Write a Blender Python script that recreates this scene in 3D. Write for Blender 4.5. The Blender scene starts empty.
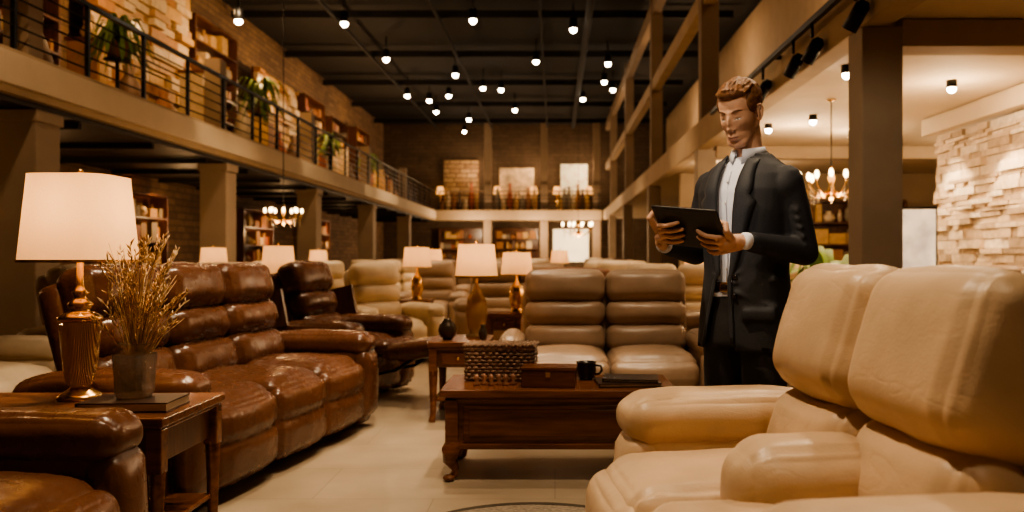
import bpy, math, random
from mathutils import Vector, Matrix, Euler, noise
from mathutils.bvhtree import BVHTree
random.seed(7)
R=math.radians
scene=bpy.context.scene
COL=scene.collection

# ------------------------------------------------------------------ materials
def new_mat(name):
    m=bpy.data.materials.new(name); m.use_nodes=True
    nt=m.node_tree; nt.nodes.clear()
    out=nt.nodes.new('ShaderNodeOutputMaterial'); b=nt.nodes.new('ShaderNodeBsdfPrincipled')
    nt.links.new(b.outputs[0],out.inputs[0])
    return m,nt,b,out
def N(nt,t,**k):
    return nt.nodes.new(t)
def ramp(nt,fac,stops):
    r=nt.nodes.new('ShaderNodeValToRGB'); e=r.color_ramp.elements
    e[0].position,e[0].color=stops[0][0],(*stops[0][1],1)
    e[1].position,e[1].color=stops[-1][0],(*stops[-1][1],1)
    for p,c in stops[1:-1]:
        x=e.new(p); x.color=(*c,1)
    nt.links.new(fac,r.inputs[0]); return r
def sc(c,k): return tuple(min(1,x*k) for x in c)
def leather(name,col,rough=.38,bump=.25,dist=.012,crease=.25):
    m,nt,b,o=new_mat(name)
    tc=N(nt,'ShaderNodeTexCoord')
    n1=N(nt,'ShaderNodeTexNoise'); n1.inputs['Scale'].default_value=3; n1.inputs['Detail'].default_value=5
    nt.links.new(tc.outputs['Object'],n1.inputs['Vector'])
    r=ramp(nt,n1.outputs['Fac'],[(.3,sc(col,.78)),(.5,col),(.72,sc(col,1.22))])
    n2=N(nt,'ShaderNodeTexNoise'); n2.inputs['Scale'].default_value=11; n2.inputs['Detail'].default_value=4; n2.inputs['Roughness'].default_value=.5
    nt.links.new(tc.outputs['Object'],n2.inputs['Vector'])
    n3=N(nt,'ShaderNodeTexNoise'); n3.inputs['Scale'].default_value=6.5; n3.inputs['Detail'].default_value=1.5; n3.inputs['Distortion'].default_value=.3
    mp=N(nt,'ShaderNodeMapping'); mp.inputs['Scale'].default_value=(1,1,2.2); nt.links.new(tc.outputs['Object'],mp.inputs['Vector']); nt.links.new(mp.outputs[0],n3.inputs['Vector'])
    s1=N(nt,'ShaderNodeMath'); s1.operation='SUBTRACT'; s1.inputs[1].default_value=.5; nt.links.new(n3.outputs['Fac'],s1.inputs[0])
    s2=N(nt,'ShaderNodeMath'); s2.operation='ABSOLUTE'; nt.links.new(s1.outputs[0],s2.inputs[0])
    cr=ramp(nt,s2.outputs[0],[(0,(0,0,0)),(.06,(1,1,1))]); cr.color_ramp.interpolation='EASE'
    mk=ramp(nt,n1.outputs['Fac'],[(.38,(1,1,1)),(.60,(0,0,0))])
    mk2=ramp(nt,n1.outputs['Fac'],[(.40,(1,1,1)),(.62,(0,0,0))])
    mm=N(nt,'ShaderNodeMath'); mm.operation='MAXIMUM'; nt.links.new(cr.outputs[0],mm.inputs[0]); nt.links.new(mk2.outputs[0],mm.inputs[1])
    nt.links.new(r.outputs[0],b.inputs['Base Color'])
    v=N(nt,'ShaderNodeTexVoronoi'); v.inputs['Scale'].default_value=150
    nt.links.new(tc.outputs['Object'],v.inputs['Vector'])
    b0=N(nt,'ShaderNodeBump'); b0.inputs['Strength'].default_value=crease; b0.inputs['Distance'].default_value=.003; nt.links.new(mm.outputs[0],b0.inputs['Height'])
    b1=N(nt,'ShaderNodeBump'); b1.inputs['Strength'].default_value=bump; b1.inputs['Distance'].default_value=dist
    nt.links.new(n2.outputs['Fac'],b1.inputs['Height']); nt.links.new(b0.outputs[0],b1.inputs['Normal'])
    b2=N(nt,'ShaderNodeBump'); b2.inputs['Strength'].default_value=.15; b2.inputs['Distance'].default_value=.002
    nt.links.new(v.outputs['Distance'],b2.inputs['Height']); nt.links.new(b1.outputs[0],b2.inputs['Normal'])
    nt.links.new(b2.outputs[0],b.inputs['Normal'])
    rr=ramp(nt,n2.outputs['Fac'],[(.3,(rough*.88,)*3),(.7,(rough*1.15,)*3)]); nt.links.new(rr.outputs[0],b.inputs['Roughness'])
    return m
def plain(name,col,rough=.5,metal=0,var=.15,scale=8,emit=None,es=0,bump=0):
    m,nt,b,o=new_mat(name)
    tc=N(nt,'ShaderNodeTexCoord')
    n1=N(nt,'ShaderNodeTexNoise'); n1.inputs['Scale'].default_value=scale; n1.inputs['Detail'].default_value=4
    nt.links.new(tc.outputs['Object'],n1.inputs['Vector'])
    r=ramp(nt,n1.outputs['Fac'],[(.3,sc(col,1-var)),(.7,sc(col,1+var))])
    nt.links.new(r.outputs[0],b.inputs['Base Color'])
    b.inputs['Roughness'].default_value=rough; b.inputs['Metallic'].default_value=metal
    if emit:
        b.inputs['Emission Color'].default_value=(*emit,1); b.inputs['Emission Strength'].default_value=es
    if bump:
        bb=N(nt,'ShaderNodeBump'); bb.inputs['Strength'].default_value=bump; bb.inputs['Distance'].default_value=.01
        nt.links.new(n1.outputs['Fac'],bb.inputs['Height']); nt.links.new(bb.outputs[0],b.inputs['Normal'])
    return m
def wood(name,c1,c2,rough=.32,axis=0):
    m,nt,b,o=new_mat(name)
    tc=N(nt,'ShaderNodeTexCoord'); mp=N(nt,'ShaderNodeMapping')
    s=[14,14,14]; s[axis]=1.3; mp.inputs['Scale'].default_value=s
    nt.links.new(tc.outputs['Object'],mp.inputs['Vector'])
    n1=N(nt,'ShaderNodeTexNoise'); n1.inputs['Scale'].default_value=2.5; n1.inputs['Detail'].default_value=8; n1.inputs['Distortion'].default_value=.6
    nt.links.new(mp.outputs[0],n1.inputs['Vector'])
    r=ramp(nt,n1.outputs['Fac'],[(.3,c1),(.7,c2)])
    nt.links.new(r.outputs[0],b.inputs['Base Color']); b.inputs['Roughness'].default_value=rough
    return m
def bricks(name,plane,c1,c2,mortar,bw=.5,bh=.12,ms=.012,bump=.6,rough=.8,dist=.04):
    m,nt,b,o=new_mat(name)
    tc=N(nt,'ShaderNodeTexCoord'); sp=N(nt,'ShaderNodeSeparateXYZ'); cb=N(nt,'ShaderNodeCombineXYZ')
    nt.links.new(tc.outputs['Object'],sp.inputs[0])
    nt.links.new(sp.outputs[1 if plane=='yz' else 0],cb.inputs[0]); nt.links.new(sp.outputs[1 if plane=='xy' else 2],cb.inputs[1])
    br=N(nt,'ShaderNodeTexBrick'); br.inputs['Scale'].default_value=1; br.offset=.37; br.squash=1.6; br.squash_frequency=3
    br.inputs['Brick Width'].default_value=bw; br.inputs['Row Height'].default_value=bh; br.inputs['Mortar Size'].default_value=ms
    br.inputs['Color1'].default_value=(*c1,1); br.inputs['Color2'].default_value=(*c2,1); br.inputs['Mortar'].default_value=(*mortar,1)
    nt.links.new(cb.outputs[0],br.inputs['Vector'])
    n1=N(nt,'ShaderNodeTexNoise'); n1.inputs['Scale'].default_value=6; n1.inputs['Detail'].default_value=6
    nt.links.new(tc.outputs['Object'],n1.inputs['Vector'])
    mx=N(nt,'ShaderNodeMixRGB'); mx.blend_type='MULTIPLY'; mx.inputs[0].default_value=.55
    r=ramp(nt,n1.outputs['Fac'],[(.3,(.55,.5,.45)),(.7,(1,1,1))])
    nt.links.new(br.outputs['Color'],mx.inputs[1]); nt.links.new(r.outputs[0],mx.inputs[2])
    nt.links.new(mx.outputs[0],b.inputs['Base Color'])
    rg=N(nt,'ShaderNodeRGBToBW'); nt.links.new(mx.outputs[0],rg.inputs[0])
    bb=N(nt,'ShaderNodeBump'); bb.inputs['Strength'].default_value=bump; bb.inputs['Distance'].default_value=dist
    nt.links.new(rg.outputs[0],bb.inputs['Height']); nt.links.new(bb.outputs[0],b.inputs['Normal'])
    b.inputs['Roughness'].default_value=rough
    return m
def glow(name,col,s):
    m=bpy.data.materials.new(name); m.use_nodes=True; nt=m.node_tree; nt.nodes.clear()
    o=nt.nodes.new('ShaderNodeOutputMaterial'); e=nt.nodes.new('ShaderNodeEmission')
    e.inputs[0].default_value=(*col,1); e.inputs[1].default_value=s; nt.links.new(e.outputs[0],o.inputs[0]); return m
def shade_mat(name,col,em):
    m=bpy.data.materials.new(name); m.use_nodes=True; nt=m.node_tree; nt.nodes.clear()
    o=nt.nodes.new('ShaderNodeOutputMaterial')
    d=nt.nodes.new('ShaderNodeBsdfDiffuse'); t=nt.nodes.new('ShaderNodeBsdfTranslucent'); mx=nt.nodes.new('ShaderNodeMixShader')
    e=nt.nodes.new('ShaderNodeEmission'); ad=nt.nodes.new('ShaderNodeAddShader')
    w=nt.nodes.new('ShaderNodeTexNoise'); w.inputs['Scale'].default_value=90
    r=ramp(nt,w.outputs['Fac'],[(.3,sc(col,.85)),(.7,col)])
    for x in (d,t): nt.links.new(r.outputs[0],x.inputs[0])
    mx.inputs[0].default_value=.55
    e.inputs[0].default_value=(1,.50,.18,1); e.inputs[1].default_value=em
    nt.links.new(d.outputs[0],mx.inputs[1]); nt.links.new(t.outputs[0],mx.inputs[2])
    nt.links.new(mx.outputs[0],ad.inputs[0]); nt.links.new(e.outputs[0],ad.inputs[1]); nt.links.new(ad.outputs[0],o.inputs[0])
    return m

M_brown=leather('brown_leather',(.115,.046,.022),.27,.30,.012,.35)
M_brown2=leather('chestnut_leather',(.140,.056,.026),.28,.30,.012,.35)
M_taupe=leather('taupe_leather',(.33,.225,.15),.4,.25,.012,.25)
M_tan=leather('tan_leather',(.57,.40,.25),.43,.18,.010,.16)
M_cream=leather('cream_leather',(.64,.50,.34),.45,.2)
M_rust=leather('rust_leather',(.28,.11,.04),.45,.2)
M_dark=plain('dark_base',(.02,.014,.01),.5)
M_black=plain('black_metal',(.012,.011,.01),.4,.6)
M_walnut=wood('walnut',(.085,.028,.012),(.23,.088,.036),.24,0)
M_walnutz=wood('walnut_dark',(.07,.026,.012),(.17,.066,.028),.3,2)
M_walnutx=wood('walnut_panel',(.10,.032,.013),(.20,.075,.030),.25,0)
M_tanwall=plain('tan_paint',(.42,.31,.20),.75,var=.08,scale=2)
M_col=plain('column_paint',(.26,.185,.12),.7,var=.1,scale=2)
M_colr=plain('column_taupe',(.32,.25,.185),.6,var=.1,scale=2)
M_beige=plain('beige_plaster',(.55,.44,.31),.8,var=.05,scale=2)
M_ceil=plain('black_ceiling',(.009,.007,.006),.9)
M_gold=plain('gold_metal',(.75,.45,.17),.25,1,var=.2)
M_shade=shade_mat('lamp_shade_fabric',(.95,.66,.36),.45)
M_shade2=shade_mat('lamp_shade_linen',(.90,.60,.33),.34)
M_bulb=glow('spot_glow',(1,.84,.62),45)
M_bulb2=glow('chandelier_glow',(1,.7,.36),12)
M_lb=glow('lamp_bulb_glow',(1,.75,.42),5)

# ------------------------------------------------------------------ mesh builder
class MB:
    def __init__(s): s.v=[];s.f=[];s.m=[];s.s=[];s.mats=[]
    def mi(s,mat):
        if mat not in s.mats: s.mats.append(mat)
        return s.mats.index(mat)
    def add(s,vs,fs,mat,smooth=True):
        o=len(s.v); i=s.mi(mat); s.v+= [tuple(v) for v in vs]
        for f in fs: s.f.append([a+o for a in f]); s.m.append(i); s.s.append(smooth)
    def box(s,c,size,mat,rot=(0,0,0)):
        E=Euler(rot).to_matrix(); c=Vector(c); h=Vector(size)/2
        vs=[c+E@Vector((x*h.x,y*h.y,z*h.z)) for z in(-1,1) for y in(-1,1) for x in(-1,1)]
        s.add(vs,[(0,2,3,1),(4,5,7,6),(0,1,5,4),(2,6,7,3),(0,4,6,2),(1,3,7,5)],mat,False)
    def cushion(s,c,size,mat,rot=(0,0,0),r=.06,puff=.02,n=12,chan=(),wr=.004,shape=None,fold=0):
        E=Euler(rot).to_matrix(); c=Vector(c); h=Vector(size)/2; r=min(r,min(h)*.98)
        if isinstance(puff,(int,float)): puff=(puff,puff,puff)
        idx={}; vs=[]; fs=[]
        def vert(p):
            k=(round(p[0],4),round(p[1],4),round(p[2],4))
            if k in idx: return idx[k]
            q=Vector((p[0]*h.x,p[1]*h.y,p[2]*h.z))
            inn=Vector([max(-(h[i]-r),min(h[i]-r,q[i])) for i in range(3)])
            d=q-inn
            dn=d.normalized() if d.length>1e-7 else d
            out=inn+dn*r
            a,b,g=1-p[0]**2,1-p[1]**2,1-p[2]**2
            out.x+=puff[0]*p[0]*b*g; out.y+=puff[1]*p[1]*a*g; out.z+=puff[2]*p[2]*a*b
            for (ax,dirax,sg,pos,dep,w) in chan:
                if p[dirax]*sg>.0:
                    out[dirax]-=sg*dep*math.exp(-((p[ax]-pos)/w)**2)*min(1,abs(p[dirax])*1.2)
            if shape: out=shape(out,p)
            if wr:
                q2=(out+c)*6
                out+=Vector((noise.noise(q2),noise.noise(q2+Vector((9,3,1))),noise.noise(q2+Vector((1,7,5)))))*wr
            if fold:
                q3=(out+c)*7; rg=(1-abs(noise.noise(q3)))**5
                out-=dn*fold*rg
            vs.append(c+E@out); idx[k]=len(vs)-1; return idx[k]
        T=[math.sin((i/n*2-1)*math.pi/2)*.55+(i/n*2-1)*.45 for i in range(n+1)]
        for ax in range(3):
            for sg in(-1,1):
                u,w=(ax+1)%3,(ax+2)%3
                for i in range(n):
                    for j in range(n):
                        q=[]
                        for (a,b) in((i,j),(i+1,j),(i+1,j+1),(i,j+1)):
                            p=[0,0,0]; p[ax]=sg; p[u]=T[a]; p[w]=T[b]; q.append(vert(p))
                        fs.append(q if sg>0 else q[::-1])
        s.add(vs,fs,mat,True)
    def lathe(s,c,prof,mat,seg=24,rot=(0,0,0),sx=1,sy=1,smooth=True,cap=True,p=2):
        E=Euler(rot).to_matrix(); c=Vector(c); vs=[];fs=[]
        for (r,z) in prof:
            for k in range(seg):
                a=2*math.pi*k/seg; x,y=math.cos(a),math.sin(a)
                if p!=2:
                    kk=(abs(x)**p+abs(y)**p)**(-1/p); x*=kk;y*=kk
                vs.append(c+E@Vector((r*sx*x,r*sy*y,z)))
        for i in range(len(prof)-1):
            for k in range(seg):
                a=i*seg+k;b=i*seg+(k+1)%seg; fs.append((a,b,b+seg,a+seg))
        if cap:
            fs.append(tuple(range(seg))[::-1]); o=(len(prof)-1)*seg; fs.append(tuple(range(o,o+seg)))
        s.add(vs,fs,mat,smooth)
    def tube(s,pts,rad,mat,seg=8):
        pts=[Vector(p) for p in pts]; n=len(pts)
        if isinstance(rad,(int,float)): rad=[rad]*n
        t0=(pts[1]-pts[0]).normalized(); up=Vector((0,0,1)) if abs(t0.z)<.9 else Vector((1,0,0))
        x=t0.cross(up).normalized(); vs=[];fs=[]
        for i in range(n):
            t=(pts[min(i+1,n-1)]-pts[max(i-1,0)]).normalized()
            x=(x-t*x.dot(t)).normalized(); y=t.cross(x)
            for k in range(seg):
                a=2*math.pi*k/seg; vs.append(pts[i]+(x*math.cos(a)+y*math.sin(a))*rad[i])
        for i in range(n-1):
            for k in range(seg):
                a=i*seg+k;b=i*seg+(k+1)%seg; fs.append((a,b,b+seg,a+seg))
        fs.append(tuple(range(seg))[::-1]); o=(n-1)*seg; fs.append(tuple(range(o,o+seg)))
        s.add(vs,fs,mat,True)
    def ell(s,c,r,mat,rot=(0,0,0),seg=20,ring=12):
        prof=[]
        for i in range(ring+1):
            a=-math.pi/2+math.pi*i/ring; prof.append((max(1e-4,math.cos(a)),math.sin(a)))
        E=Euler(rot).to_matrix(); c=Vector(c); vs=[];fs=[]
        for (q,z) in prof:
            for k in range(seg):
                a=2*math.pi*k/seg; vs.append(c+E@Vector((q*r[0]*math.cos(a),q*r[1]*math.sin(a),z*r[2])))
        for i in range(ring):
            for k in range(seg):
                a=i*seg+k;b=i*seg+(k+1)%seg; fs.append((a,b,b+seg,a+seg))
        fs.append(tuple(range(seg))[::-1]); o=ring*seg; fs.append(tuple(range(o,o+seg)))
        s.add(vs,fs,mat,True)
    def caps(s,p1,r1,p2,r2,mat,seg=16):
        p1=Vector(p1);p2=Vector(p2); d=(p2-p1); d.normalize()
        pts=[];rr=[]
        for a in (90,60,30,0): pts.append(p1-d*r1*math.sin(R(a))); rr.append(max(1e-4,r1*math.cos(R(a))))
        for a in (0,30,60,90): pts.append(p2+d*r2*math.sin(R(a))); rr.append(max(1e-4,r2*math.cos(R(a))))
        s.tube(pts,rr,mat,seg)
    def chain(s,pts,rr,mat,seg=14):
        for i in range(len(pts)-1): s.caps(pts[i],rr[i],pts[i+1],rr[i+1],mat,seg)
    def mesh(s,name):
        me=bpy.data.meshes.new(name); me.from_pydata(s.v,[],s.f)
        for m in s.mats: me.materials.append(m)
        me.polygons.foreach_set('material_index',s.m); me.polygons.foreach_set('use_smooth',s.s); me.update(); return me
    def obj(s,name,loc=(0,0,0),rz=0,bevel=0,parent=None,rot=None):
        o=bpy.data.objects.new(name,s.mesh(name)); COL.objects.link(o); o.location=loc
        o.rotation_euler=rot if rot else (0,0,rz)
        if bevel:
            b=o.modifiers.new('bevel','BEVEL'); b.width=bevel; b.segments=2; b.limit_method='ANGLE'; b.angle_limit=R(50)
        if parent: o.parent=parent
        return o
def voxel(mb,name,mat,vs,smooth=4,parent=None,cut=None,solid=0,fac=.5):
    o=bpy.data.objects.new(name+'_tmp',mb.mesh(name)); COL.objects.link(o)
    r=o.modifiers.new('r','REMESH'); r.mode='VOXEL'; r.voxel_size=vs; r.use_smooth_shade=True
    if smooth:
        q=o.modifiers.new('s','SMOOTH'); q.iterations=smooth; q.factor=fac
    bpy.context.view_layer.update()
    dg=bpy.context.evaluated_depsgraph_get()
    me=bpy.data.meshes.new_from_object(o.evaluated_get(dg)); bpy.data.objects.remove(o)
    if cut:
        import bmesh
        bm=bmesh.new(); bm.from_mesh(me)
        dl=[f for f in bm.faces if cut(f.calc_center_median())]
        bmesh.ops.delete(bm,geom=dl,context='FACES'); bm.to_mesh(me); bm.free()
    me.materials.clear(); me.materials.append(mat)
    for p in me.polygons: p.use_smooth=True; p.material_index=0
    o=bpy.data.objects.new(name,me); COL.objects.link(o)
    if solid:
        q=o.modifiers.new('sol','SOLIDIFY'); q.thickness=solid; q.offset=-1
    if parent: o.parent=parent
    return o
def light(name,kind,loc,en,col=(1,.74,.47),size=.1,target=None,angle=60,blend=.6):
    l=bpy.data.lights.new(name,kind); l.energy=en; l.color=col
    if kind in('POINT','SPOT'): l.shadow_soft_size=size
    if kind=='SPOT': l.spot_size=R(angle); l.spot_blend=blend
    o=bpy.data.objects.new(name,l); COL.objects.link(o); o.location=loc
    if target: o.rotation_euler=(Vector(target)-Vector(loc)).to_track_quat('-Z','Y').to_euler()
    return o
def empty(name,loc=(0,0,0),rz=0):
    e=bpy.data.objects.new(name,None); COL.objects.link(e); e.location=loc; e.rotation_euler=(0,0,rz); e.empty_display_size=.1; return e

# ------------------------------------------------------------------ shell
def slab(name,x0,x1,y0,y1,z0,z1,mat,bevel=0):
    mb=MB(); mb.box(((x0+x1)/2,(y0+y1)/2,(z0+z1)/2),(x1-x0,y1-y0,z1-z0),mat); return mb.obj(name,bevel=bevel)
fm,nt,b,o=new_mat('floor_tile')
tc=N(nt,'ShaderNodeTexCoord')
br=N(nt,'ShaderNodeTexBrick'); br.offset=0.5; br.inputs['Scale'].default_value=1; br.inputs['Brick Width'].default_value=1.2; br.inputs['Row Height'].default_value=.6; br.inputs['Mortar Size'].default_value=.003
br.inputs['Color1'].default_value=(.38,.30,.215,1); br.inputs['Color2'].default_value=(.355,.28,.20,1); br.inputs['Mortar'].default_value=(.26,.20,.145,1)
nt.links.new(tc.outputs['Object'],br.inputs['Vector'])
n1=N(nt,'ShaderNodeTexNoise'); n1.inputs['Scale'].default_value=3; n1.inputs['Detail'].default_value=8; nt.links.new(tc.outputs['Object'],n1.inputs['Vector'])
mx=N(nt,'ShaderNodeMixRGB'); mx.blend_type='MULTIPLY'; mx.inputs[0].default_value=.6
r=ramp(nt,n1.outputs['Fac'],[(.3,(.66,.62,.56)),(.7,(1,1,1))]); nt.links.new(br.outputs[0],mx.inputs[1]); nt.links.new(r.outputs[0],mx.inputs[2])
nt.links.new(mx.outputs[0],b.inputs['Base Color']); b.inputs['Roughness'].default_value=.34
slab('floor',-9.2,9.2,-3,45,-.1,0,fm)
slab('ceiling',-9.2,9.2,-3,45,8.1,8.3,M_ceil)
M_brickL=bricks('wall_brick_left','yz',(.32,.20,.12),(.20,.12,.07),(.10,.07,.05),.45,.16)
M_brickB=bricks('wall_brick_far','xz',(.13,.085,.05),(.10,.062,.036),(.06,.04,.025),.6,.2)
slab('wall_left',-9.2,-9,-3,45,0,8.1,M_brickL)
slab('wall_back',-9.2,9.2,44.6,45,0,8.1,M_brickB)
slab('wall_right',9,9.2,-3,45,0,8.1,M_tanwall)
slab('wall_front',-9.2,9.2,-3.2,-3,0,8.1,M_tanwall)
slab('mezzanine_floor_left',-8.98,-6,1,42.5,3.0,3.5,M_tanwall)
slab('trim_1',-6,-5.93,1,42.5,3.08,3.44,M_beige,.01)
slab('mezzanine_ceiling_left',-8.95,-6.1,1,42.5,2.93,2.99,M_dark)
mb=MB()
for i in range(20): mb.box((-7.5,3+i*2,2.88),(2.7,.08,.08),M_ceil)
mb.obj('mezzanine_joists')
YL=[10.15,15.9,21.8,28.5,35.5]
for y in YL:
    mb=MB(); mb.box((0,0,1.455),(.5,.5,2.91),M_col); mb.box((0,0,.1),(.56,.56,.2),M_col); mb.box((0,0,2.84),(.56,.56,.14),M_col)
    mb.obj('structural_column',(-6.3,y,0),bevel=.015)
    h=4.58 if y<11 else 1.35
    mb=MB(); mb.box((0,0,h/2),(.3,.3,h),M_col); mb.obj('upper_column',(-6.35,y,3.51),bevel=.01)
mb=MB()
y=2
while y<42.4:
    mb.box((-6.05,y,3.98),(.05,.05,.96),M_black); y+=1.5
for z in (3.62,3.78,3.94,4.1,4.26): mb.tube([(-6.05,1.5,z),(-6.05,42.4,z)],.012,M_black,6)
mb.box((-6.05,22,4.45),(.07,41,.05),M_black)
mb.obj('mezzanine_railing')
slab('mezzanine_floor_back',-8.98,2.35,42.6,44.55,3.0,3.5,M_tanwall)
mb=MB()
for i in range(9): mb.box((-5.8+i,42.7,3.98),(.05,.05,.96),M_black)
for z in (3.65,3.85,4.05,4.25): mb.tube([(-5.9,42.7,z),(2.3,42.7,z)],.015,M_black,6)
mb.box((-1.8,42.7,4.45),(8.2,.07,.06),M_col)
mb.obj('mezzanine_railing')
for x in (-3.4,-.55,2.1):
    mb=MB(); mb.box((0,0,1.49),(.4,.3,2.98),M_col); mb.obj('structural_column',(x,42.9,0))
    mb=MB(); mb.box((0,0,2.25),(.35,.3,4.5),M_col); mb.obj('upper_column',(x,43.1,3.51))
mb=MB()
for i in range(9): mb.box((-2,5+i*4.6,7.85),(13.8,.1,.2),M_ceil)
for x in (-6,-3.2,-.4): mb.box((x,22,7.7),(.08,43,.08),M_ceil)
mb.tube([(.9,1,7.6),(.9,42,7.6)],.10,M_ceil,12)
mb.obj('ceiling_truss_grid')
slab('mezzanine_floor_right',2.62,9,3,42,3.06,3.45,M_beige)
slab('trim_2',2.4,2.62,1,42,3.0,3.45,M_tanwall,.01)
slab('trim_3',2.72,9,6.64,6.96,2.84,3.055,M_tanwall,.01)
slab('trim_4',2.72,9,14.3,14.6,2.84,3.055,M_tanwall,.01)
for i,y in enumerate([6.8,14.5,22,30,38]):
    mb=MB(); mb.box((0,0,1.5),(.32,.32,2.99),M_colr); mb.obj('structural_column',(2.56,y,0),bevel=.01)
    mb=MB(); mb.box((0,0,2.25),(.3,.3,4.5),M_colr if i==0 else M_col); mb.obj('upper_column',(2.62,y,3.46),bevel=.01)
mb=MB()
mb.box((2.6,22,5.6),(.2,40,.3),M_tanwall); mb.box((2.6,22,7.6),(.2,40,.4),M_col); mb.obj('upper_beam')
slab('partition_wall_upper',5.5,5.6,3,42,3.47,8.0,M_tanwall)
M_st=[plain('cladding_stone_%d'%i,c,.85,var=.18,scale=14,bump=.8) for i,c in enumerate([(.66,.53,.39),(.55,.42,.29),(.72,.61,.48),(.42,.31,.21),(.60,.46,.32)])]
slab('wall_stone',5.26,5.45,4,11.6,0,2.83,M_st[3])
rs=random.Random(5); mb=MB(); z=0.0
while z<2.80:
    h=rs.choice([.05,.065,.08,.1,.12]); h=min(h,2.82-z); y=4.0
    while y<11.6:
        w=rs.uniform(.14,.55); w=min(w,11.6-y); d=rs.uniform(.03,.10)
        mb.box((5.257-d/2,y+w/2,z+h/2),(d,w-.006,h-.006),rs.choice(M_st)); y+=w
    z+=h
mb.obj('stone_cladding')
slab('trim_5',5.0,5.14,7,11.6,2.83,3.05,M_beige,.01)
slab('partition_wall_rear',2.8,8.95,19,19.2,0,3.05,M_tanwall)

# ------------------------------------------------------------------ seating generator
SEAM=((0,2,1,-.80,.010,.05),(0,2,1,.80,.010,.05))
def sofa(name,n,sw,loc,rz,mat,D=.95,aw=.24,ah=.64,sh=.47,bh=1.05,segs=3,q=12,tilt=14,foot=False,setb=0,byo=.33,wood_side=False,bolster=False,make=True,wr=.003,pf=1.0,fold=0):
    mb=MB(); hw=n*sw/2; t=R(tilt)
    mb.box((0,.06,.04),(2*hw+.1,D-.22,.08),M_dark)
    mb.cushion((0,.05,.24),(2*hw+.02,D-.2,.34),mat,r=.04,puff=0,n=6)
    U=Vector((0,math.sin(t),math.cos(t))); Nn=Vector((0,-math.cos(t),math.sin(t)))
    for i in range(n):
        x=-hw+sw*(i+.5)
        mb.cushion((x,-.09,sh-.1),(sw-.004,D*.74,.24),mat,r=.09,puff=(.003,.015*pf,.032*pf),n=q,wr=wr*1.8,chan=SEAM,fold=fold)
        mb.cushion((x,-D/2+.085,sh*.5+.02),(sw-.006,.18,sh-.1),mat,r=.065,puff=(.003,.025*pf,.01),n=q,chan=((2,1,-1,.1,.022,.10),(0,1,-1,-.8,.01,.05),(0,1,-1,.8,.01,.05)),wr=wr,fold=fold)
        if foot:
            mb.cushion((x,-D/2-.33,sh-.07),(sw-.02,.46,.13),mat,r=.06,puff=(0,.01,.02),n=q,rot=(R(-8),0,0))
            mb.cushion((x,-D/2-.08,sh-.05),(sw-.04,.16,.10),mat,r=.045,puff=.01,n=8)
            for sx in(-1,1):
                mb.tube([(x+sx*sw*.3,-D/2+.1,.2),(x+sx*sw*.3,-D/2-.18,.26),(x+sx*sw*.3,-D/2-.36,sh-.13)],.014,M_black,6)
        B=Vector((x,D*.5-byo,sh-.03)); L=(bh-B.z)/math.cos(t)
        hs={3:[(.34,.20,.0),(.29,.2,.012),(.37,.23,.02)],2:[(.40,.20,.0),(.60,.25,.03)]}[segs]
        s0=0
        for (fr,th,off) in hs:
            h=L*fr; cc=B+U*(s0+h/2)+Nn*off
            mb.cushion(cc,(sw-.006,th,h+.02),mat,rot=(-t,0,0),r=min(.085,h*.46),puff=(.003,.03*pf,.008),n=q,wr=wr*1.8,chan=((0,1,-1,-.8,.010,.045),(0,1,-1,.8,.010,.045)),fold=fold)
            s0+=h
    B=Vector((0,D*.5-byo,sh-.03)); L=(bh-B.z)/math.cos(t)
    mb.cushion(B+U*(L*.46)-Nn*.11,(2*hw+.02,.16,L*.98),mat,rot=(-t,0,0),r=.07,puff=.01,n=8)
    mb.cushion((0,D/2-.12,sh*.55+.03),(2*hw+.04,.2,sh+.0),mat,r=.06,puff=.01,n=6)
    for sx in(-1,1):
        x=sx*(hw+aw/2+.003); y0=-D/2+setb+.04; y1=D/2-.06; yc=(y0+y1)/2; ln=y1-y0
        mb.cushion((x,yc,(ah-.08)/2+.01),(aw-.03,ln,ah-.1),mat,r=.05,puff=(.012,.0,0),n=8)
        mb.cushion((x,yc-.01,ah-.075),(aw+.01,ln+.04,.16),mat,r=.072,puff=(.008,.012,.014),n=q,wr=wr*1.6,fold=fold,chan=((0,2,1,-.62,.008,.07),(0,2,1,.62,.008,.07)),shape=lambda o,p:Vector((o.x,o.y,o.z-.05*max(0,p[1])**2)))
        mb.cushion((x,y0+.02,ah*.47),(aw-.012,.12,ah-.2),mat,r=.05,puff=(.005,.025,.01),n=8)
        if wood_side:
            mb.box((x+sx*(aw/2+.0),yc,ah*.5),(.03,ln-.02,ah-.12),M_walnutz)
            mb.box((x+sx*(aw/2-.0),yc+ln*.34,ah+.1),(.03,ln*.3,.3),M_walnutz,(R(-12),0,0))
    if bolster:
        cb=(.05,-.04,ah-.13); sb=(.25,.38,.26)
        mb.cushion(cb,sb,mat,r=.095,puff=(.010,.015,.012),n=18,wr=.004,fold=fold,chan=((0,2,1,-.7,.008,.06),(0,2,1,.7,.008,.06)))
    if not make: return mb
    return mb.obj(name,loc,rz)

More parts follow.
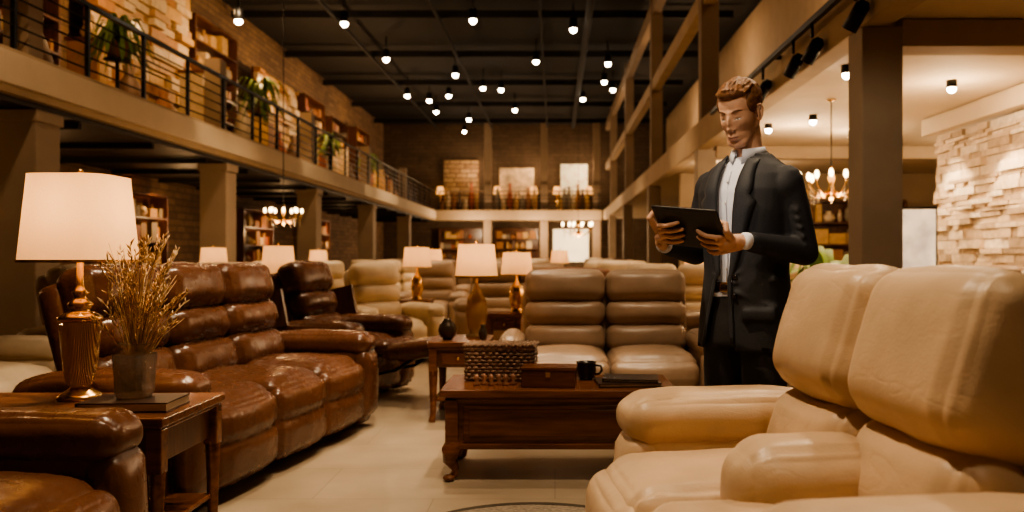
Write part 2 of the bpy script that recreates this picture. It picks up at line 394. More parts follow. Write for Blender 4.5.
sofa('leather_recliner_sofa',3,.62,(-1.93,5.02,0),R(81),M_brown,D=.98,ah=.66,sh=.5,bh=1.13,segs=3,q=20,tilt=15,wr=.004,fold=.0035)
sofa('leather_armchair',1,.56,(-1.88,2.36,0),R(90),M_brown2,D=1.1,aw=.24,ah=.69,sh=.52,bh=1.08,segs=2,q=22,setb=.04,wr=.004,fold=.0035)
sofa('leather_recliner_chair',1,.58,(-1.88,7.35,0),R(72),M_brown,ah=.66,sh=.5,bh=1.12,q=14,tilt=20,foot=True,wood_side=True,fold=.003)
sofa('leather_loveseat',2,.64,(.40,6.55,0),0,M_taupe,D=.98,aw=.165,ah=.62,sh=.47,bh=1.07,q=18,tilt=12,fold=.003)
sofa('tan_recliner_sofa',2,.51,(.64,2.1,0),R(-84),M_tan,D=1.0,aw=.25,ah=.76,sh=.6,bh=1.14,segs=2,q=30,tilt=17,setb=.13,byo=.38,bolster=True,wr=.004,pf=.8,fold=.0022)

bgs={}
for nm,mt in (('cream_recliner',M_cream),('taupe_recliner',M_taupe),('brown_recliner',M_brown2)):
    mb=sofa(nm,1,.6,None,0,mt,q=8,make=False,bh=1.1); bgs[nm]=mb.mesh(nm)
for nm,mt in (('cream_sofa',M_cream),('taupe_sofa',M_taupe)):
    mb=sofa(nm,2,.62,None,0,mt,q=8,make=False,bh=1.08); bgs[nm]=mb.mesh(nm)
def put(nm,x,y,deg):
    o=bpy.data.objects.new(nm,bgs[nm]); COL.objects.link(o); o.location=(x,y,0); o.rotation_euler=(0,0,R(deg))
put('cream_recliner',-1.95,9.75,40); put('cream_recliner',-3.55,9.5,60); put('cream_recliner',-3.75,5.4,80); put('cream_recliner',-3.8,7.2,75)
put('taupe_sofa',-.45,11.1,8); put('cream_sofa',1.45,10.0,-5)
put('cream_sofa',2.45,4.9,-75); put('taupe_recliner',1.75,8.3,-40)
put('brown_recliner',-4.9,10.4,70); put('cream_recliner',-3.3,12.4,30); put('taupe_recliner',-1.9,13.2,0); put('cream_recliner',-.5,13.4,10); put('cream_recliner',.9,13.4,-15)
put('cream_sofa',-4.8,15.2,60); put('cream_sofa',-7.4,8.4,80); put('brown_recliner',-7.3,12.2,80); put('cream_recliner',-7.4,15,80)
put('cream_sofa',-3.1,17.2,10); put('taupe_sofa',-1.0,16.4,0); put('cream_sofa',1.2,16.6,0)
put('cream_sofa',4.0,12.8,-30); put('taupe_sofa',4.2,8.0,-80); put('brown_recliner',3.9,16.3,-30)
for j in range(4):
    for i in range(4): put(['cream_sofa','taupe_sofa','cream_recliner','brown_recliner'][(i+j)%4],-4.4+i*2.0,20.5+j*4.5,random.uniform(-12,12))
mb=MB()
mb.cushion((0,.2,.62),(.95,.3,.86),M_rust,r=.14,puff=.04,n=10,chan=((0,1,-1,-.33,.02,.1),(0,1,-1,.33,.02,.1)))
mb.cushion((0,-.12,.36),(.72,.6,.3),M_rust,r=.1,puff=.03,n=10)
for sx in(-1,1): mb.cushion((sx*.42,-.08,.42),(.2,.66,.5),M_rust,r=.09,puff=.02,n=8)
for sx in(-1,1):
    for sy in(-1,1): mb.tube([(sx*.35,sy*.3,.22),(sx*.37,sy*.33,0)],[.025,.018],M_walnut,8)
mb.obj('rust_barrel_chair',(.2,8.35,0),R(5))

# ------------------------------------------------------------------ tables
def coffee_table():
    mb=MB(); W,Dp,H=1.26,.6,.49
    mb.box((0,0,H-.02),(W,Dp,.04),M_walnut); mb.box((0,0,H-.052),(W-.05,Dp-.05,.025),M_walnut)
    mb.box((0,0,.305),(W-.1,Dp-.1,.25),M_walnut)
    mb.box((0,0,.185),(W-.06,Dp-.06,.03),M_walnut)
    for sy in(-1,1):
        mb.box((0,sy*(Dp/2-.05),.31),(W-.24,.02,.19),M_walnut)
        mb.box((0,sy*(Dp/2-.04),.31),(W-.30,.012,.145),M_walnutx)
    for sx in(-1,1):
        mb.box((sx*(W/2-.05),0,.31),(.016,.4,.18),M_walnut)
        for sy in(-1,1):
            x,y=sx*(W/2-.08),sy*(Dp/2-.08); ox,oy=sx*.9,sy*.9
            mb.box((x+sx*.02,y+sy*.02,.32),(.07,.07,.27),M_walnut)
            pts=[(x,y,.2),(x+.03*ox,y+.03*oy,.155),(x+.034*ox,y+.034*oy,.11),(x+.006*ox,y+.006*oy,.06),(x+.01*ox,y+.01*oy,.03),(x+.045*ox,y+.045*oy,.014)]
            mb.tube(pts,[.055,.052,.038,.022,.02,.014],M_walnut,12)
            mb.ell((x+.038*ox,y+.038*oy,.018),(.034,.034,.018),M_walnut,seg=12,ring=8)
    return mb.obj('coffee_table',(.02,4.79,0),0,bevel=.008)
coffee_table()
def side_table(name,loc,W,Dp,H):
    mb=MB()
    mb.box((0,0,H-.018),(W,Dp,.036),M_walnut); mb.box((0,0,H-.045),(W-.03,Dp-.03,.02),M_walnut)
    mb.box((0,0,H-.12),(W-.08,Dp-.08,.13),M_walnutz)
    for sy in(-1,1): mb.box((0,sy*(Dp/2-.04),H-.12),(W-.2,.014,.09),M_walnut)
    for sy in(-1,1): mb.ell((0,sy*(Dp/2-.028),H-.12),(.014,.012,.014),M_gold,seg=10,ring=6)
    for sx in(-1,1):
        for sy in(-1,1):
            x,y=sx*(W/2-.04),sy*(Dp/2-.04)
            mb.box((x,y,H-.13),(.06,.06,.17),M_walnut)
            mb.tube([(x,y,H-.2),(x,y,.25),(x,y,.06),(x+sx*.01,y+sy*.01,0)],[.036,.03,.024,.028],M_walnut,4)
    mb.box((0,0,.16),(W-.08,Dp-.08,.02),M_walnut)
    return mb.obj(name,loc,0,bevel=.006)
side_table('end_table',(-1.98,3.44,0),1.06,.6,.6)
side_table('side_table',(-.70,6.40,0),.44,.60,.58)
side_table('side_table',(-2.75,8.45,0),.42,.42,.58)
side_table('side_table',(-.55,9.35,0),.42,.42,.58)

# ------------------------------------------------------------------ lamps
gm,nt,b,o=new_mat('amber_glass'); b.inputs['Base Color'].default_value=(.80,.5,.24,1); b.inputs['Transmission Weight'].default_value=.6; b.inputs['Roughness'].default_value=.1
nz=N(nt,'ShaderNodeTexWave'); nz.inputs['Scale'].default_value=14; bb=N(nt,'ShaderNodeBump'); bb.inputs['Strength'].default_value=.5; bb.inputs['Distance'].default_value=.02; nt.links.new(nz.outputs['Fac'],bb.inputs['Height']); nt.links.new(bb.outputs[0],b.inputs['Normal'])
M_glass=gm
gm,nt,b,o=new_mat('clear_glass'); b.inputs['Base Color'].default_value=(.9,.78,.64,1); b.inputs['Transmission Weight'].default_value=.9; b.inputs['Roughness'].default_value=.05
vz=N(nt,'ShaderNodeTexVoronoi'); vz.inputs['Scale'].default_value=45; bb=N(nt,'ShaderNodeBump'); bb.inputs['Strength'].default_value=.9; bb.inputs['Distance'].default_value=.015; nt.links.new(vz.outputs['Distance'],bb.inputs['Height']); nt.links.new(bb.outputs[0],b.inputs['Normal'])
M_clear=gm
def lamp(name,loc,H,sr,sh,en,body='urn',p=2):
    e=empty(name,loc)
    mb=MB(); bt=H-sh; ms=M_shade if body=='urn' else M_shade2
    if body=='urn':
        mb.lathe((0,0,0),[(.088,0),(.09,.012),(.075,.022),(.055,.034),(.035,.05)],M_gold)
        mb.lathe((0,0,0),[(.035,.05),(.052,.065),(.064,.12),(.072,.20),(.080,.29),(.082,.315),(.07,.33)],M_glass,28)
        mb.lathe((0,0,0),[(.074,.325),(.086,.335),(.086,.345),(.06,.36),(.036,.37),(.046,.385),(.05,.40),(.03,.415),(.022,.43),(.034,.445),(.02,.46),(.014,.48),(.012,bt+.1)],M_gold)
    else:
        k=bt/.42
        mb.lathe((0,0,0),[(.08,0),(.08,.015*k),(.05,.03*k),(.07,.08*k),(.085,.17*k),(.07,.27*k),(.03,.33*k),(.022,.35*k),(.012,.37*k),(.012,bt+.1)],M_glass if body=='glass' else M_gold,24)
    mb.lathe((0,0,0),[(.004,bt+.08),(.005,H+.015)],M_gold,8); mb.ell((0,0,H+.02),(.012,.012,.014),M_gold,seg=10,ring=6)
    for a in range(3): mb.tube([(0,0,H-.01),(sr*.84*math.cos(a*2.094),sr*.84*math.sin(a*2.094),H-.01)],.003,M_gold,5)
    mb.obj('lamp_body',parent=e)
    mb=MB(); mb.lathe((0,0,0),[(sr,bt),(sr*.985,bt+.01),(sr*.84,H-.01),(sr*.84,H)],ms,40,cap=False,p=p)
    mb.lathe((0,0,0),[(sr+.002,bt-.001),(sr+.002,bt+.010)],M_gold,40,cap=False,p=p)
    mb.obj('lamp_shade',parent=e)
    mb=MB(); mb.ell((0,0,bt+sh*.45),(.028,.028,.038),M_lb,seg=12,ring=8); mb.obj('bulb',parent=e)
    if en:
        l=light('lamp_light','POINT',(0,0,bt+sh*.45+.06),en,(1,.66,.34),.04); l.parent=e
    return e
lamp('table_lamp',(-2.0,3.58,.6),.935,.200,.36,3.4,'urn',p=4)
lamp('table_lamp',(-.60,6.5,.58),.71,.165,.25,1.7,'glass')
lamp('table_lamp',(-.42,9.35,.58),.66,.18,.25,1.7,'gold')
lamp('table_lamp',(-2.75,8.45,.58),.72,.17,.28,1.3,'gold')
for (x,y) in ((-4.9,12.2),(-2.2,15.2),(2.0,11.9),(-1.9,11.7),(-4.9,17.6),(.1,17.8),(3.0,14.0),(-6.9,10.5)):
    side_table('side_table',(x,y,0),.42,.42,.6)
    lamp('table_lamp',(x,y,.6),.72,.2,.28,2.0,'gold')

# ------------------------------------------------------------------ small props
M_bookd=plain('book_cover_dark',(.05,.025,.015),.4); M_page=plain('paper',(.6,.5,.36),.8)
def book(mb,c,s,mat,rz=0):
    w,d,h=s; mb.box(c,(w-.008,d-.008,h-.008),M_page,(0,0,rz))
    mb.box((c[0],c[1],c[2]+h/2-.002),(w,d,.005),mat,(0,0,rz)); mb.box((c[0],c[1],c[2]-h/2+.002),(w,d,.005),mat,(0,0,rz))
    mb.box((c[0]-w/2*math.cos(rz),c[1]-w/2*math.sin(rz),c[2]),(.005,d,h),mat,(0,0,rz))
mb=MB(); book(mb,(0,0,.02),(.34,.24,.036),M_bookd,R(3)); mb.obj('hardcover_book',(-1.66,3.36,.6))
e=empty('vase_of_dried_grass',(-1.67,3.38,.64))
mb=MB(); mb.lathe((0,0,0),[(.052,0),(.062,.02),(.066,.1),(.070,.17),(.066,.172),(.060,.1),(.05,.03),(.01,.02)],M_clear,24,p=5); 
mb.lathe((0,0,0),[(.068,.172),(.05,.185),(.045,.195),(.062,.21),(.066,.215),(.05,.212)],M_clear,24,cap=False); mb.obj('vase',parent=e)
M_straw=plain('dried_grass',(.50,.28,.11),.7,var=.4,scale=30); M_straw2=plain('dried_wheat',(.72,.50,.27),.7,var=.3,scale=30)
mb=MB()
for i in range(110):
    a=random.uniform(0,6.28); sp=random.uniform(.02,.14); h=random.uniform(.36,.64)
    if random.random()<.25: sp*=1.3; h*=.78
    dx,dy=math.cos(a)*sp+.02,math.sin(a)*sp
    p0=Vector((-dx*.12,-dy*.12,.02)); p1=Vector((dx*.25,dy*.25,h*.45)); p2=Vector((dx*.62,dy*.62,h*.78)); p3=Vector((dx*1.1,dy*1.1,h))
    mt=random.choice([M_straw,M_straw2])
    mb.tube([p0,p1,p2,p3],[.0018,.0018,.0015,.0010],mt,4)
    d=(p3-p2).normalized()
    if random.random()<.75:
        for k in range(9):
            q=p3-d*(.012*k)
            w=Vector((random.uniform(-1,1),random.uniform(-1,1),random.uniform(.2,1))).normalized()*.018
            mb.tube([q,q+w*.5+d*.004,q+w+d*.012],[.0014,.0036,.0006],mt,4)
mb.obj('dried_stems',parent=e)
M_wick=plain('woven_dark_wicker',(.24,.14,.085),.55,var=.6,scale=60,bump=1)
mb=MB()
mb.box((0,0,.085),(.36,.2,.17),M_dark)
for k in range(9):
    z=.012+k*.02
    for sy in(-1,1):
        mb.tube([(-.19+i*.02,sy*(.104+.005*(-1)**(i+k)),z) for i in range(20)],.0105,M_wick,6)
    for sx in(-1,1):
        mb.tube([(sx*(.19+.005*(-1)**(i+k)),-.1+i*.02,z) for i in range(11)],.0105,M_wick,6)
mb.box((0,0,.188),(.40,.235,.018),M_wick)
for i in range(21): mb.tube([(-.2+i*.02,-.12,.198+.003*(i%2)),(-.2+i*.02,0,.2),(-.2+i*.02,.12,.198+.003*(i%2))],.010,M_wick,6)
mb.obj('wicker_box',(-.31,4.93,.491),R(-4))
mb=MB(); mb.box((0,0,.045),(.29,.17,.09),M_walnutx); mb.box((0,0,.1),(.3,.18,.018),M_walnut); mb.box((0,-.088,.07),(.03,.008,.03),M_gold); mb.obj('wooden_keepsake_box',(-.03,4.66,.491),R(-5),bevel=.004)
M_cup=plain('dark_glaze',(.03,.022,.018),.25)
mb=MB(); mb.lathe((0,0,0),[(.035,0),(.05,.01),(.058,.05),(.055,.09),(.06,.1),(.056,.1),(.05,.085),(.01,.02)],M_cup,24)
mb.tube([(.055,0,.08),(.085,0,.075),(.09,0,.05),(.075,0,.03),(.052,0,.028)],.007,M_cup,8); mb.obj('ceramic_mug',(.18,4.9,.491))
mb=MB(); book(mb,(0,0,.012),(.34,.25,.02),M_bookd,R(4)); book(mb,(.02,.01,.032),(.3,.22,.016),M_cup,R(-6)); mb.obj('stacked_magazines',(.40,4.70,.491))
M_fig=plain('carved_stone_figurines',(.30,.14,.08),.45,var=.4,scale=40)
mb=MB()
for i in range(6):
    x=-.1+i*.04; mb.lathe((x,(i%2)*.03,0),[(.018,0),(.02,.01),(.009,.02),(.016,.04),(.012,.052),(.004,.06)],M_fig,10)
mb.obj('carved_figurines',(-.33,4.66,.491))
M_pot=plain('bronze_glaze',(.09,.065,.045),.25,.5)
mb=MB(); mb.lathe((0,0,0),[(.03,0),(.06,.03),(.07,.07),(.058,.115),(.03,.14),(.032,.155),(.028,.155)],M_pot,24); mb.obj('round_bronze_vase',(-.80,6.32,.58))
mb=MB(); mb.lathe((0,0,0),[(.02,0),(.03,.03),(.034,.06),(.025,.08),(.014,.1),(.02,.115)],M_pot,20); mb.obj('round_bronze_vase',(-.53,6.25,.58))
M_rug=plain('rug_wool',(.24,.19,.14),.95,var=.35,scale=60,bump=.5); M_rugb=plain('rug_border',(.06,.045,.03),.95)
mb=MB(); mb.lathe((0,0,0),[(.001,.013),(.54,.013),(.56,.012)],M_rug,64,cap=False); mb.lathe((0,0,0),[(.56,.014),(.595,.014),(.60,.0)],M_rugb,64,cap=False); mb.obj('round_rug',(-.10,3.5,.001))

# ------------------------------------------------------------------ plants
M_leaf=plain('fern_leaf',(.14,.22,.05),.5,var=.4,scale=10); M_pott=plain('terracotta_pot',(.25,.12,.06),.7)
def fern(name,loc,s,n=46,hang=.6):
    mb=MB(); mb.lathe((0,0,0),[(.12*s,0),(.17*s,.25*s),(.19*s,.26*s),(.15*s,.22*s)],M_pott,20)
    for i in range(n):
        a=random.uniform(0,6.28); L=random.uniform(.3,.6)*s; up=random.uniform(.1,.6)*s
        pts=[]
        for k in range(6):
            t=k/5; pts.append(Vector((math.cos(a)*L*t,math.sin(a)*L*t,.22*s+up*math.sin(t*2.4)-hang*s*t*t*.5)))
        w=Vector((-math.sin(a),math.cos(a),0)); vs=[];fs=[]
        for k,pp in enumerate(pts):
            ww=w*(.035*s*math.sin(math.pi*(.12+.86*k/5))); vs+=[pp-ww,pp+Vector((0,0,.006)),pp+ww]
        for k in range(5):
            b=k*3; fs+=[(b,b+1,b+4,b+3),(b+1,b+2,b+5,b+4)]
        mb.add(vs,fs,M_leaf,True)
    return mb.obj(name,loc)
def plant_stand(x,y,h):
    mb=MB(); mb.lathe((0,0,0),[(.2,0),(.2,.03),(.03,.05),(.03,h-.04),(.2,h-.02),(.2,h)],M_black,16); mb.obj('plant_stand',(x,y,3.5))
for (x,y,h,s) in ((-6.9,19.9,1.0,1.3),(-6.9,13.4,.8,1.05),(-6.9,26,.8,1.05),(-6.9,31.5,.8,1.05)):
    plant_stand(x,y,h); fern('potted_fern',(x,y,3.5+h),s,64,.9)
fern('potted_fern',(3.55,10.9,0),1.7,50,.1)

# ------------------------------------------------------------------ upstairs shelves and merchandise
pal=[plain('goods_%d'%i,c,.6) for i,c in enumerate([(.5,.3,.14),(.32,.14,.06),(.65,.5,.32),(.14,.08,.05),(.42,.2,.07),(.25,.2,.14),(.6,.38,.15),(.35,.10,.05)])]
def shelf(name,loc,rz,W,H,D=.4,rows=5,dens=.85):
    mb=MB(); mb.box((0,D/2,H/2),(W,.03,H),M_walnutz)
    for sx in(-1,1): mb.box((sx*W/2,0,H/2),(.05,D,H),M_walnutz)
    for k in range(rows+1): mb.box((0,0,H*k/rows),(W,D,.04),M_walnutz)
    for k in range(rows):
        x=-W/2+.05; hz=H/rows
        while x<W/2-.15:
            w=random.uniform(.08,.42); h=random.uniform(.35,.85)*hz
            if x+w>W/2-.04: break
            if random.random()<dens: 
                if random.random()<.6: mb.box((x+w/2,-.02,H*k/rows+.02+h/2),(w*.92,D*.7,h),random.choice(pal))
                else: mb.lathe((x+w/2,-.02,H*k/rows+.02),[(w*.25,0),(w*.42,h*.3),(w*.35,h*.7),(w*.15,h*.85),(w*.2,h)],random.choice(pal),10)
            x+=w
    return mb.obj(name,loc,rz)
def block_panel(name,y0,y1,z0,z1):
    mb=MB(); mb.box((-8.62,(y0+y1)/2,(z0+z1)/2),(.06,y1-y0,z1-z0),M_walnutz); z=z0
    while z<z1-.05:
        h=min(random.choice([.18,.24,.3]),z1-z); y=y0
        while y<y1-.02:
            w=min(random.uniform(.3,.9),y1-y); d=random.uniform(.05,.2)
            mb.box((-8.585+d/2,y+w/2,z+h/2),(d,w-.03,h-.03),random.choice([pal[0],pal[2],pal[6],pal[4],pal[2]])); y+=w
        z+=h
    mb.obj(name)
block_panel('stacked_wood_panel',15.6,19.8,4.3,7.2)
block_panel('stacked_wood_panel',24.2,28,4.3,6.6)
M_panelx=bricks('ledge_panel_far','xz',(.5,.34,.19),(.30,.17,.09),(.10,.06,.04),.55,.24,.02,.9,dist=.1)
for y,W,H in ((10.2,2.4,3.6),(13.4,2.2,3.4),(21.3,2.6,3.4),(30,2.4,3.2),(33.5,2.4,3.0),(37.5,2.4,3.2)): shelf('display_shelf',(-8.65,y,3.5),R(90),W,H,rows=6)
for y,i in ((22.95,0),(12.0,4)):
    mb=MB(); mb.box((0,0,0),(.9,.06,1.3),M_walnut); mb.box((0,-.04,0),(.76,.02,1.15),pal[i]); mb.obj('framed_painting',(-8.93,y,6.6),R(90))
for k in range(24):
    yy=8.6+k*1.4; mb=MB(); h=random.uniform(.9,1.8)
    if k%3==1:
        w=random.uniform(.35,.7); mb.box((0,0,h/2),(.5,w,h),random.choice(pal)); mb.box((0,0,h+.03),(.56,w+.06,.06),M_walnut); mb.box((0,0,h*.5),(.515,w-.1,h*.7),random.choice(pal)); mb.lathe((0,0,h+.06),[(.06,0),(.12,.12),(.05,.25),(.07,.3)],random.choice(pal),12); nm='display_cabinet'
    else:
        mb.lathe((0,0,0),[(.16,0),(.22,h*.25),(.25,h*.5),(.16,h*.75),(.08,h*.85),(.12,h)],random.choice(pal),16); nm='floor_vase'
    mb.obj(nm,(-7.85+random.random()*.1,yy,3.5))
for yy in (17.5,24.5,31): shelf('display_shelf',(-8.72,yy,0),R(90),2.4,2.5)
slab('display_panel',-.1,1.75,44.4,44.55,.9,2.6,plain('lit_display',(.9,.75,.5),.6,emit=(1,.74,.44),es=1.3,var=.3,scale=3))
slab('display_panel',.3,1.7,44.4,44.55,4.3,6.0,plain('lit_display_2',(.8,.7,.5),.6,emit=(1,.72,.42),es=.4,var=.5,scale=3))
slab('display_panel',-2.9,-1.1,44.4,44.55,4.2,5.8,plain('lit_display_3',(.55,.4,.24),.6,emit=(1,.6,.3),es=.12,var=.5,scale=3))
slab('display_panel',-5.8,-4.0,44.4,44.55,4.0,6.2,M_panelx)
for x in (-4.9,-2.0): shelf('display_shelf',(x,44.2,0),0,2.2,2.6)
for x,W in ((-2.0,1.9),(.95,1.4),(-4.9,1.8)):
    mb=MB()
    for k in range(7):
        xx=(k/6-.5)*W; hh=random.uniform(.5,1.5); mb.lathe((xx,0,0),[(.08,0),(.15,hh*.3),(.12,hh*.7),(.05,hh*.85),(.09,hh)],random.choice(pal),10)
    mb.obj('decor_vases',(x,43.7,3.5))
for (x,z) in ((-5.95,3.5),(-3.0,3.5),(-1.1,3.5),(.1,3.5),(1.75,3.5)):
    mb=MB(); mb.lathe((0,0,0),[(.05,0),(.03,.06),(.02,.9)],M_gold,10); mb.lathe((0,0,0),[(.22,.9),(.15,1.3)],M_shade,20,cap=False); mb.ell((0,0,1.08),(.07,.07,.08),M_bulb2,seg=10,ring=6); mb.obj('accent_floor_lamp',(x,44.1,z))
shelf('display_shelf',(6.4,18.6,0),0,2.4,2.4); shelf('display_shelf',(3.8,18.6,0),0,1.4,2.2)
for yy in (12,17,23,29): shelf('display_shelf',(5.2,yy,3.47),R(-90),2.6,2.2)
mb=MB(); mb.box((0,0,1.15),(.42,.03,1.3),M_black); mb.box((0,-.02,1.15),(.38,.012,1.24),plain('poster_face',(.75,.75,.72),.5,emit=(.9,.9,1),es=.15,var=.3,scale=5)); mb.box((0,0,.25),(.04,.03,.5),M_black); mb.box((0,0,.015),(.4,.25,.03),M_black); mb.obj('poster_stand',(4.45,10.4,0),R(-10))

# ------------------------------------------------------------------ chandeliers
def chandelier(name,loc,s,ceil):
    e=empty(name,loc); mb=MB(); mb.tube([(0,0,0),(0,0,ceil-loc[2])],.008,M_black,6)
    mb.lathe((0,0,0),[(.02*s,-.3*s),(.06*s,-.22*s),(.03*s,-.1*s),(.05*s,0),(.02*s,.15*s)],M_gold,12)
    mb.lathe((0,0,0),[(.03,ceil-loc[2]-.03),(.06,ceil-loc[2]-.01)],M_gold,12)
    m2=MB()
    for k in range(10):
        a=k*math.tau/10; c,s_=math.cos(a),math.sin(a); rr=(.42 if k%2 else .3)*s
        mb.tube([(0,0,-.15*s),(c*rr*.5,s_*rr*.5,-.26*s),(c*rr,s_*rr,-.1*s),(c*rr,s_*rr,-.03*s)],.009*s,M_gold,6)
        m2.ell((c*rr,s_*rr,.03*s),(.03*s,.03*s,.055*s),M_bulb2,seg=10,ring=8)
        for q in range(4): mb.ell((c*rr*.9,s_*rr*.9,-.16*s-q*.05*s),(.012*s,.012*s,.02*s),M_clear,seg=8,ring=6)
    mb.obj('frame',parent=e); m2.obj('bulbs',parent=e)
    l=light('chandelier_light','POINT',(0,0,-.45*s),50*s,(1,.68,.38),.15); l.parent=e
chandelier('chandelier',(-4.6,14.4,1.95),.75,8.0)
chandelier('chandelier',(3.25,10.0,2.12),.9,3.05)
chandelier('chandelier',(1.0,36,2.5),1.6,8.0)

# ------------------------------------------------------------------ ceiling spotlights
sp=[(-5.6,22.6),(-2.15,22.3),(.5,23.2),(-5.3,26.7),(1.7,27.3),(-5.7,32.8),(-5,33.8),(-5.1,36.5),(-2.65,31.3),(-2,31.6),(-1.7,36),(1.75,30.2),(2.15,31.6),(1.1,33.5),(-4.1,32.8),(-4.5,42.2),(-3.4,29),(-.6,27),(-3.9,38.5)]
def spotfix(x,y,z,s=1,top=None):
    mb=MB(); mb.lathe((0,0,0),[(.05*s,.32*s),(.11*s,.30*s),(.12*s,.03*s),(.105*s,0)],M_black,14)
    mb.ell((0,0,-.02*s),(.10*s,.10*s,.10*s),M_bulb,seg=14,ring=8)
    if top: mb.tube([(0,0,.3*s),(0,0,top-z)],.02,M_black,6)
    mb.obj('ceiling_spotlight',(x,y,z))
for (x,y) in sp: spotfix(x,y,7.4,.92,8.1)
spotfix(-5.1,13.7,5.0,.6,8.1)
for (x,y) in ((2.85,8.3),(3.0,11.95),(3.4,11.2),(4.2,9),(4.4,12.6)): spotfix(x,y,2.98,.45,3.06)
mb=MB(); mb.box((2.3,9,3.3),(.05,7,.05),M_black)
for yy in (6.5,7.6,8.2,9.4,11): 
    mb.tube([(2.3,yy,3.28),(2.3,yy,3.15)],.015,M_black,6); mb.lathe((2.3,yy,3.02),[(.06,-.1),(.06,.1),(.03,.14)],M_black,12,rot=(R(25),R(25),0))
mb.box((2.35,9,3.3),(.09,.04,.04),M_black)
mb.obj('track_light_rail')
W1=(1,.71,.42)
for (x,y,e) in ((-3,22,1000),(0,24,1000),(-4.5,30,900),(1,32,900),(-2,38,1600),(-3.5,15.5,950),(.3,16,850),(-2.5,10.5,520),(.8,10.5,460)):
    light('hall_spot','SPOT',(x,y,7.1),e*1.2,W1,.15,(x,y+.3,0),76,.7)
W2=(1,.755,.49)
light('key_spot','SPOT',(-.9,2.7,4.6),500,W2,.05,(.62,2.2,.6),46,.5)
light('key_spot','SPOT',(.9,.4,4.2),80,W2,.08,(.85,2.2,.8),50,.6)
light('key_spot','SPOT',(.3,3.4,4.8),340,W2,.06,(-.0,4.8,.35),40,.6)
light('key_spot','SPOT',(.5,5.6,5.5),300,W2,.06,(-.1,4.8,.3),44,.6)
light('key_spot','SPOT',(-1.0,6.4,4.8),520,W2,.04,(-1.85,4.9,.6),42,.6)
light('key_spot','SPOT',(-.4,3.2,4.8),520,W2,.04,(-1.9,4.9,.6),42,.6)
light('key_spot','SPOT',(-1.0,8.4,6),700,W2,.05,(-1.3,7.3,.5),44,.6)
light('key_spot','SPOT',(.6,5.0,4.6),340,W2,.05,(.4,6.5,.6),44,.6)
light('key_spot','SPOT',(-.5,1.6,3.4),140,(1,.80,.58),.1,(.66,3.27,1.6),24,.6)
light('key_spot','SPOT',(1.9,4.6,4.2),220,W2,.06,(.75,3.3,1.5),45,.6)
light('key_spot','SPOT',(-1.0,3.4,4.2),380,W2,.04,(-1.8,2.7,.6),46,.6)
for y in YL[:4]: light('added_column_fill','SPOT',(-4.9,y-2.6,5.4),170,W1,.08,(-6.2,y,2.2),50,.7)  # spots added to brighten the left columns and fascia, no fixture modelled
for y in (10,15,20,25,30,36): light('upper_gallery_light','POINT',(-6.9,y,6.0),135,(1,.60,.28),.15)
for y in (8,13,18.5,25,32): light('under_mezzanine_light','POINT',(-8.0,y,1.9),28,(1,.58,.26),.1)
for y in (9,12,14.5,18): light('brick_washer','SPOT',(-8.45,y,2.85),90,(1,.60,.28),.04,(-9,y,1.2),80,.6)
for (x,y,e) in ((4.2,9,48),(3.4,12,52),(4.4,12.6,40),(3.6,16.5,90),(6.8,13,60)): light('downlight','POINT',(x,y,2.6),e,(1,.71,.42),.06)
light('added_column_fill','SPOT',(1.7,4.6,2.6),45,W2,.06,(2.5,6.8,1.6),60,.8)  # extra spot without a fixture, added to lift the near right column
for y in (6.6,8.2,9.6,11): light('wall_washer','SPOT',(4.55,y,2.85),150,(1,.73,.44),.03,(5.2,y,1.2),76,.5)
for y in (9,16,24,33): light('upper_right_light','POINT',(3.9,y,6.5),90,(1,.66,.38),.15)
for x in (-4,-1,1.5): light('rear_light','POINT',(x,43.4,5.6),70,(1,.68,.40),.1)
for x in (-4,-1,1.5): light('rear_light','POINT',(x,41.5,2.4),170,(1,.70,.42),.1)
w=bpy.data.worlds.new('dim_interior'); scene.world=w; w.use_nodes=True
w.node_tree.nodes['Background'].inputs[0].default_value=(1,.66,.40,1); w.node_tree.nodes['Background'].inputs[1].default_value=.04

#==== MAN START
man=empty('man_in_suit',(.735,3.27,0),R(-45)); man.scale=(1.02,1.02,1.02)
M_skin=plain('skin',(.60,.355,.235),.52,var=.09,scale=16)
M_hair=plain('auburn_hair',(.185,.085,.036),.5,var=.4,scale=60,bump=.6)
M_suit=plain('charcoal_suit',(.017,.018,.023),.75,var=.25,scale=200,bump=.1)
M_suit2=plain('charcoal_suit_lapel',(.023,.025,.031),.7,var=.25,scale=200)
M_trs=plain('dark_trousers',(.018,.017,.018),.75,var=.25,scale=120)
M_shirt=plain('pale_blue_shirt',(.68,.70,.78),.65,var=.06,scale=9,bump=.4)
M_shoe=plain('black_shoe_leather',(.015,.01,.008),.25)
M_lip=plain('lips',(.50,.25,.18),.5); M_eye=plain('eye_white',(.6,.55,.5),.3); M_iris=plain('iris',(.03,.02,.015),.2); M_brow=plain('eyebrow_hair',(.13,.058,.026),.8)
EXP=2.4
JT=[(.83,0,.190,.136),(.92,0,.184,.132),(1.02,0,.172,.127),(1.12,0,.162,.120),(1.22,0,.167,.122),(1.34,-.003,.182,.128),(1.42,-.002,.188,.124),(1.475,.006,.180,.110),(1.51,.014,.150,.094),(1.54,.02,.108,.078),(1.57,.024,.072,.064)]
def jt(z):
    if z<=JT[0][0]: return JT[0][1:]
    for a,b in zip(JT,JT[1:]):
        if z<=b[0]:
            t=(z-a[0])/(b[0]-a[0]); return tuple(a[i]+(b[i]-a[i])*t for i in(1,2,3))
    return JT[-1][1:]
